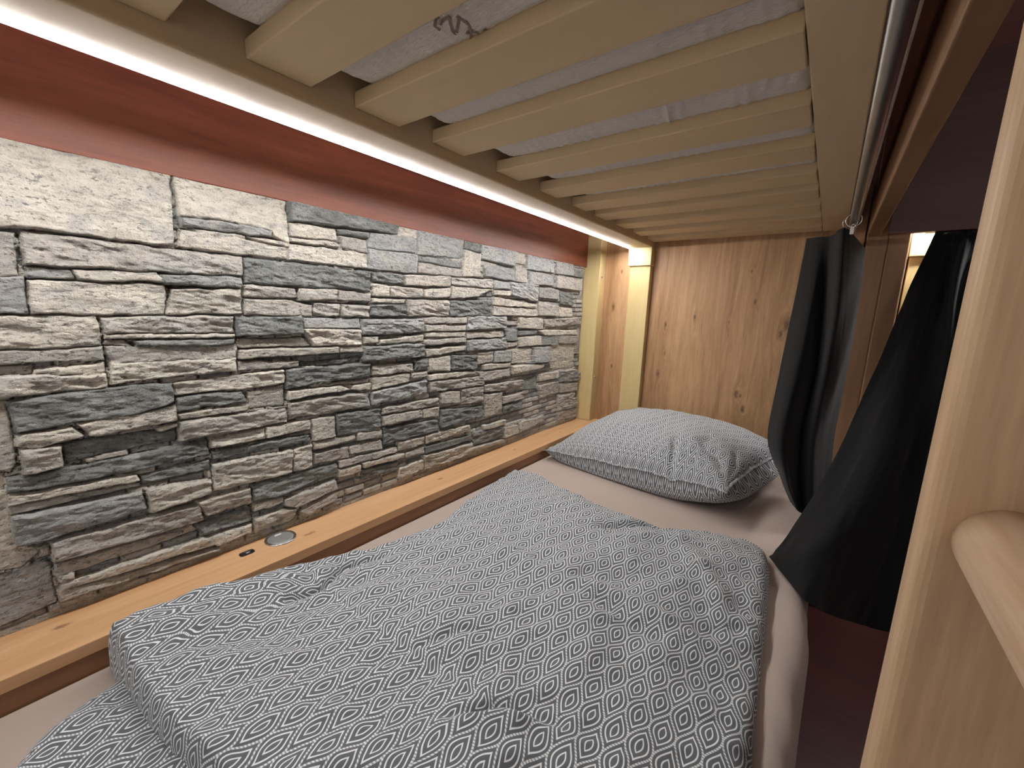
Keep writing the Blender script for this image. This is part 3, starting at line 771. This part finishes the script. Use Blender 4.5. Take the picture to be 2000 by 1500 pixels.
def duvet():
    left = [(-.3, -.80), (.085, -.845), (.10, -.868), (.21, -.868), (.31, -.848), (.40, -.826), (.52, -.785), (.70, -.755), (.90, -.802), (1.16, -.845), (1.3, -.85)]
    right = [(-.3, .008), (.3, .006), (.54, -.002), (.66, -.010), (.86, -.020), (1.085, -.034), (1.15, -.045), (1.2, -.06), (1.3, -.07)]
    far = [(0, 1.165), (.12, 1.15), (.35, 1.105), (.62, 1.08), (.78, 1.12), (.94, 1.185), (1, 1.165)]
    nearE = [(0, .088), (.16, .094), (.28, .104), (.42, .125), (.6, .14), (1, .15)]
    P, uv = duvet_layer(0, 1, left, right, -.549, 640, 520, 1, nearE, far, -.5975)
    # over the shelf edge the cloth rests on the ledge instead of passing through it
    P[..., 2] = np.where(P[..., 0] < -.866, np.maximum(P[..., 2], -.5415), P[..., 2])
    under = P[::6, ::6].copy(); under[..., 2] = np.minimum(under[..., 2]-.001, -.5985)
    l2 = [(-.3, -.60), (-.15, -.65), (-.06, -.705), (-.025, -.738), (.019, -.785), (.083, -.805), (.3, -.82)]
    r2 = [(-.3, .0), (.3, .0)]
    P2, uv2 = duvet_layer(0, 1, l2, r2, -.571, 240, 420, 2, [(0, -.24), (1, -.24)], [(0, .24), (1, .24)], -.5975)
    # one object: the folded-over upper layer and the layer below it
    o = gridmesh('duvet', P, DUVM, None, uv=uv)
    tag(o, 'grey duvet printed with white leaf rings, spread over the lower mattress', 'duvet')
    q = gridmesh('folded_layer', P2, DUVM, o, uv=uv2+np.array([.3, .37]))
duvet()

# ================================================================ PILLOW
def pillow():
    A_ = np.array([-.862, 1.405, -.562]); B_ = np.array([-.182, 1.315, -.503]); C_ = np.array([-.045, 1.84, -.475]); D_ = np.array([-.76, 1.925, -.47])
    n = 260
    s = np.linspace(-1, 1, n)[None]; t = np.linspace(-1, 1, n)[:, None]
    def side(sg):
        S_, T_ = s+0*t, t+0*s
        # pinched sides between the corners
        s2 = S_*(1-.07*(1-T_**2)*np.abs(S_)); t2 = T_*(1-.06*(1-S_**2)*np.abs(T_))
        # pointed ears at the corners
        a = (s2+1)/2; b = (t2+1)/2
        mid = (A_*((1-a)*(1-b))[..., None]+B_*(a*(1-b))[..., None]+C_*(a*b)[..., None]+D_*((1-a)*b)[..., None])
        ru = np.clip(1-np.abs(S_)**2.3, 0, 1)**.62; rv = np.clip(1-np.abs(T_)**2.3, 0, 1)**.62
        h = .118*ru*rv if sg > 0 else .12*np.clip(1-np.abs(S_)**3, 0, 1)**.45*np.clip(1-np.abs(T_)**4, 0, 1)**.42
        if sg > 0:
            wr_ = (fbm(mid[..., 0]*9, mid[..., 1]*9, 3)-.5)*.03
            # radiating puckers near the front right corner
            dx = mid[..., 0]-B_[0]; dy = mid[..., 1]-B_[1]; ang = np.arctan2(dy, -dx); rr = np.hypot(dx, dy)
            wr_ +=   .018*(np.abs(np.sin(ang*7+fbm(rr*16, ang*3, 2)*3))-.6)*np.exp(-((rr-.15)/.10)**2)
            h = h + wr_*np.clip(h/.07, 0, 1)
            h -= .020*np.exp(-((mid[..., 0]+.36+.25*(mid[..., 1]-1.4))/.012)**2)*np.exp(-((T_+.72)/.28)**2)
        z = mid[..., 2]+sg*h
        z = np.maximum(z, -.5965+.002*fbm(mid[..., 0]*20, mid[..., 1]*20, 2)) if sg < 0 else z
        P = mid.copy(); P[..., 2] = z
        if sg < 0:
            rim_ = np.clip((T_+1)/.34, 0, 1); P[..., 1] -= .022*np.sin(math.pi*rim_**.55)*np.clip(1-np.abs(S_-.1)**3, 0, 1)*(rim_ < 1)
            rim2 = np.clip((1-S_)/.30, 0, 1); P[..., 0] += .060*np.sin(math.pi*rim2**.6)*np.clip(1-np.abs(T_)**3, 0, 1)*(rim2 < 1)
        P[..., 1] = np.minimum(P[..., 1], 1.958)
        return P, mid
    Pt, mid = side(1); Pb, _ = side(-1)
    org = tuple(((A_+B_+C_+D_)/4).tolist())
    uvt = np.stack([(s+0*t)*.36/.0345, (t+0*s)*.26/.084], -1)
    rt_ = tag(bpy.data.objects.new('pillow', None), 'grey leaf-print pillow lying against the knotty oak end board', 'pillow'); C.objects.link(rt_); rt_.location = (org[0], org[1], -.598)
    gridmesh('pillow_top', Pt, DUVM, rt_, uv=uvt, org=org)
    gridmesh('pillow_underside', Pb, DUVM, rt_, uv=uvt+.21, org=org, flip=True)
    # piped flange seam along the edge
    ring = np.concatenate([Pt[0, :], Pt[1:, -1], Pt[-1, -2::-1], Pt[-2:0:-1, 0], Pt[:1, 0]])
    cen = ring.mean(0); k = len(ring)
    d = ring-cen; d[:, 2] = 0; d /= np.linalg.norm(d, axis=1)[:, None]
    off = np.array([-.004, .002, .009, .009, .002, -.004]); zz = np.array([.004, .0028, .001, -.001, -.0028, -.004])
    wv = .002*np.sin(np.arange(k)*.09)+.0015*np.sin(np.arange(k)*.31)
    F_ = np.stack([ring+d*o_+np.stack([0*wv, 0*wv, wv*(o_ > 0)+z_], -1) for o_, z_ in zip(off, zz)])
    F_[..., 1] = np.minimum(F_[..., 1], 1.960)
    L = np.concatenate([[0], np.cumsum(np.linalg.norm(np.diff(ring, axis=0), axis=1))])
    uvf = np.stack([np.tile(L/.0345, (6, 1)), np.tile((off/.084)[:, None], (1, k))], -1)
    gridmesh('seam', F_, DUVM, rt_, uv=uvf, org=org)
pillow()

# ================================================================ CURTAINS
rod = tube('curtain_rod', (.0145, Y0, .268), (.0145, YE-.001, .268), .0095, RODM, None, 32)
tag(rod, 'slim chrome curtain rod running under the slat rail', 'curtain rod')
def sheet(name, G, nr, nc, parent, amp, seed):
    P = catmull(G, nr, nc)
    du = np.gradient(P, axis=1); dv = np.gradient(P, axis=0); nrm = np.cross(du, dv); nrm /= np.linalg.norm(nrm, axis=2)[..., None]+1e-9
    u = np.linspace(0, 1, nc)[None]; v = np.linspace(0, 1, nr)[:, None]
    P = P + nrm*(amp*(fbm(u*7+seed+0*v, v*4+seed, 3)-.5))[..., None]
    th = .0016
    Q = np.concatenate([P+nrm*th/2, (P-nrm*th/2)[:, ::-1]], 1)
    Q = np.concatenate([Q, Q[:, :1]], 1)
    top = Q[:1].copy()
    o = gridmesh(name, Q, CURT, parent, org=tuple(Q.reshape(-1, 3).mean(0)))
    return o
G1 = [[[-0.1028, 1.78, 0.2732], [-0.0632, 1.66, 0.2572], [-0.0304, 1.6, 0.2501], [-0.0081, 1.46, 0.2451], [0.0091, 1.5, 0.2451], [0.0316, 1.62, 0.2344], [0.0556, 1.72, 0.2233]], [[-0.1051, 1.7, 0.0672], [-0.0546, 1.6, 0.0561], [-0.0242, 1.66, 0.043], [0.0059, 1.47, 0.0387], [0.0267, 1.52, 0.0406], [0.0424, 1.6, 0.0431], [0.0632, 1.72, 0.0467]], [[-0.1082, 1.58, -0.1548], [-0.0567, 1.5, -0.1418], [-0.0151, 1.62, -0.1479], [0.0061, 1.48, -0.1329], [0.0298, 1.52, -0.1338], [0.0471, 1.6, -0.1391], [0.0635, 1.72, -0.1481]], [[-0.1075, 1.48, -0.3536], [-0.0646, 1.4, -0.3266], [-0.0255, 1.55, -0.3518], [0.0035, 1.45, -0.3233], [0.024, 1.5, -0.3301], [0.0419, 1.6, -0.3486], [0.0602, 1.7, -0.367]], [[-0.0627, 1.46, -0.4608], [-0.0382, 1.38, -0.4452], [-0.0104, 1.5, -0.5], [0.0214, 1.42, -0.4796], [0.0406, 1.5, -0.5012], [0.056, 1.6, -0.5308], [0.0737, 1.66, -0.5459]], [[-0.022, 1.42, -0.5247], [-0.0054, 1.39, -0.5335], [0.0122, 1.4, -0.5424], [0.0295, 1.4, -0.5366], [0.0461, 1.41, -0.5302], [0.0589, 1.42, -0.522], [0.0717, 1.43, -0.5139]]]
G2 = [[[0.2211, 1.85, 0.2827], [0.2485, 1.87, 0.2838], [0.2699, 1.85, 0.2804], [0.2955, 1.87, 0.2831], [0.3151, 1.85, 0.2811], [0.3544, 1.87, 0.2841]], [[0.1756, 1.74, 0.1029], [0.2119, 1.72, 0.109], [0.2526, 1.76, 0.1114], [0.2591, 1.66, 0.105], [0.2949, 1.75, 0.0964], [0.3278, 1.7, 0.1073]], [[0.1316, 1.6, -0.0998], [0.1691, 1.52, -0.0905], [0.2194, 1.58, -0.0898], [0.2556, 1.54, -0.0968], [0.2886, 1.6, -0.1119], [0.3138, 1.55, -0.0785]], [[0.0755, 1.45, -0.3079], [0.124, 1.36, -0.2841], [0.1785, 1.38, -0.2835], [0.2342, 1.45, -0.2875], [0.2642, 1.42, -0.2739], [0.2834, 1.4, -0.2524]], [[0.0209, 1.3, -0.4745], [0.0774, 1.24, -0.4406], [0.1347, 1.25, -0.4385], [0.1997, 1.33, -0.4609], [0.2376, 1.35, -0.4558], [0.2591, 1.3, -0.416]], [[-0.0203, 1.2, -0.5575], [0.0411, 1.12, -0.5262], [0.1116, 1.2, -0.5557], [0.1777, 1.28, -0.5951], [0.226, 1.3, -0.5979], [0.2533, 1.28, -0.5618]], [[-0.0411, 1.17, -0.5912], [0.0289, 1.04, -0.5898], [0.0849, 1.1, -0.6422], [0.1528, 1.22, -0.7096], [0.1984, 1.25, -0.7213], [0.2535, 1.25, -0.7019]]]
c1 = root('curtain', (-.01, 1.55, -.60), 'black curtain bunched on the rod at the pillow end, clipped to a ring', 'curtain')
sheet('cloth', G1, 260, 240, c1, .006, 3)
ry = 1.445
torus('ring', (.0135, ry, .2615), .0165, .0013, Vector((.1, 1, .15)).to_track_quat('Z', 'Y'), CHROME, c1)
torus('ring', (.007, ry+.02, .2600), .0165, .0013, Vector((-.35, 1, .2)).to_track_quat('Z', 'Y'), CHROME, c1)
B('clip', .009, .0175, ry-.004, ry, .2255, .245, WHITE, c1, bev=.001)
torus('clip_ring', (.0145, ry-.001, .2465), .0042, .0012, Vector((.2, 1, 0)).to_track_quat('Z', 'Y'), CHROME, c1)
c2 = root('curtain', (.12, 1.45, -.60), 'black curtain sweeping down to a pointed corner over the mattress edge, beside the ladder', 'curtain')
sheet('cloth', G2, 300, 240, c2, .022, 11)
rod2 = tube('curtain_rod', (.20, 1.862, .287), (1.249, 1.862, .287), .008, CHROME, None, 24)
tag(rod2, 'short chrome rod behind the dark overhead board, above the sweeping curtain', 'curtain rod')

# ================================================================ LADDER
la = root('ladder', (.10, .1, -1.10), 'pine ladder with a round rung standing close by on the right', 'ladder')
st = B('stile', .0540, .150, .300, .330, -1.0995, .2845, PINE_LAD, la, bev=.010, seg=6)
cst = st.copy(); C.objects.link(cst); cst.parent = la; cst.location = st.location - Vector((0, .475, 0))
for i, z in enumerate((-.108, -.388, -.668, -.948, .172)):
    x = .0855
    if i == 0: r_ = tube('rung', (x, -.15, z), (x, .3005, z), .0205, PINE_RUNG, la, 48)
    else:
        c = r_.copy(); C.objects.link(c); c.parent = la; c.location = r_.location + Vector((0, 0, z+.108))

# ================================================================ NEIGHBOURING BUNK seen past the post
nb = root('bunk_bed', (.35, 1.95, -1.10), 'pale pine post of the neighbouring bunk lit by its own light, beyond the brown post', 'bunk bed')
B('post', .180, .30, 1.930, 1.999, -1.0995, .2175, PINE_Z, nb, bev=.003)
B('cap_block', .176, .305, 1.920, 1.999, .218, .297, PINE_Z, nb, bev=.003)
B('beam', .176, .75, 1.885, 1.999, .304, .42, PINE, nb, bev=.003)
l2_ = root('led_strip', (.4, 1.90, .304), 'short bright light bar at the neighbouring post, under the dark overhead board', 'light')
for ya, yb in ((1.893, 1.8939), (1.9081, 1.909)): B('channel', .178, .74, ya, yb, .2975, .3038, STEEL, l2_, bev=.0003)
B('diffuser', .179, .739, 1.894, 1.908, .2985, .3038, LEDM, l2_, bev=0)
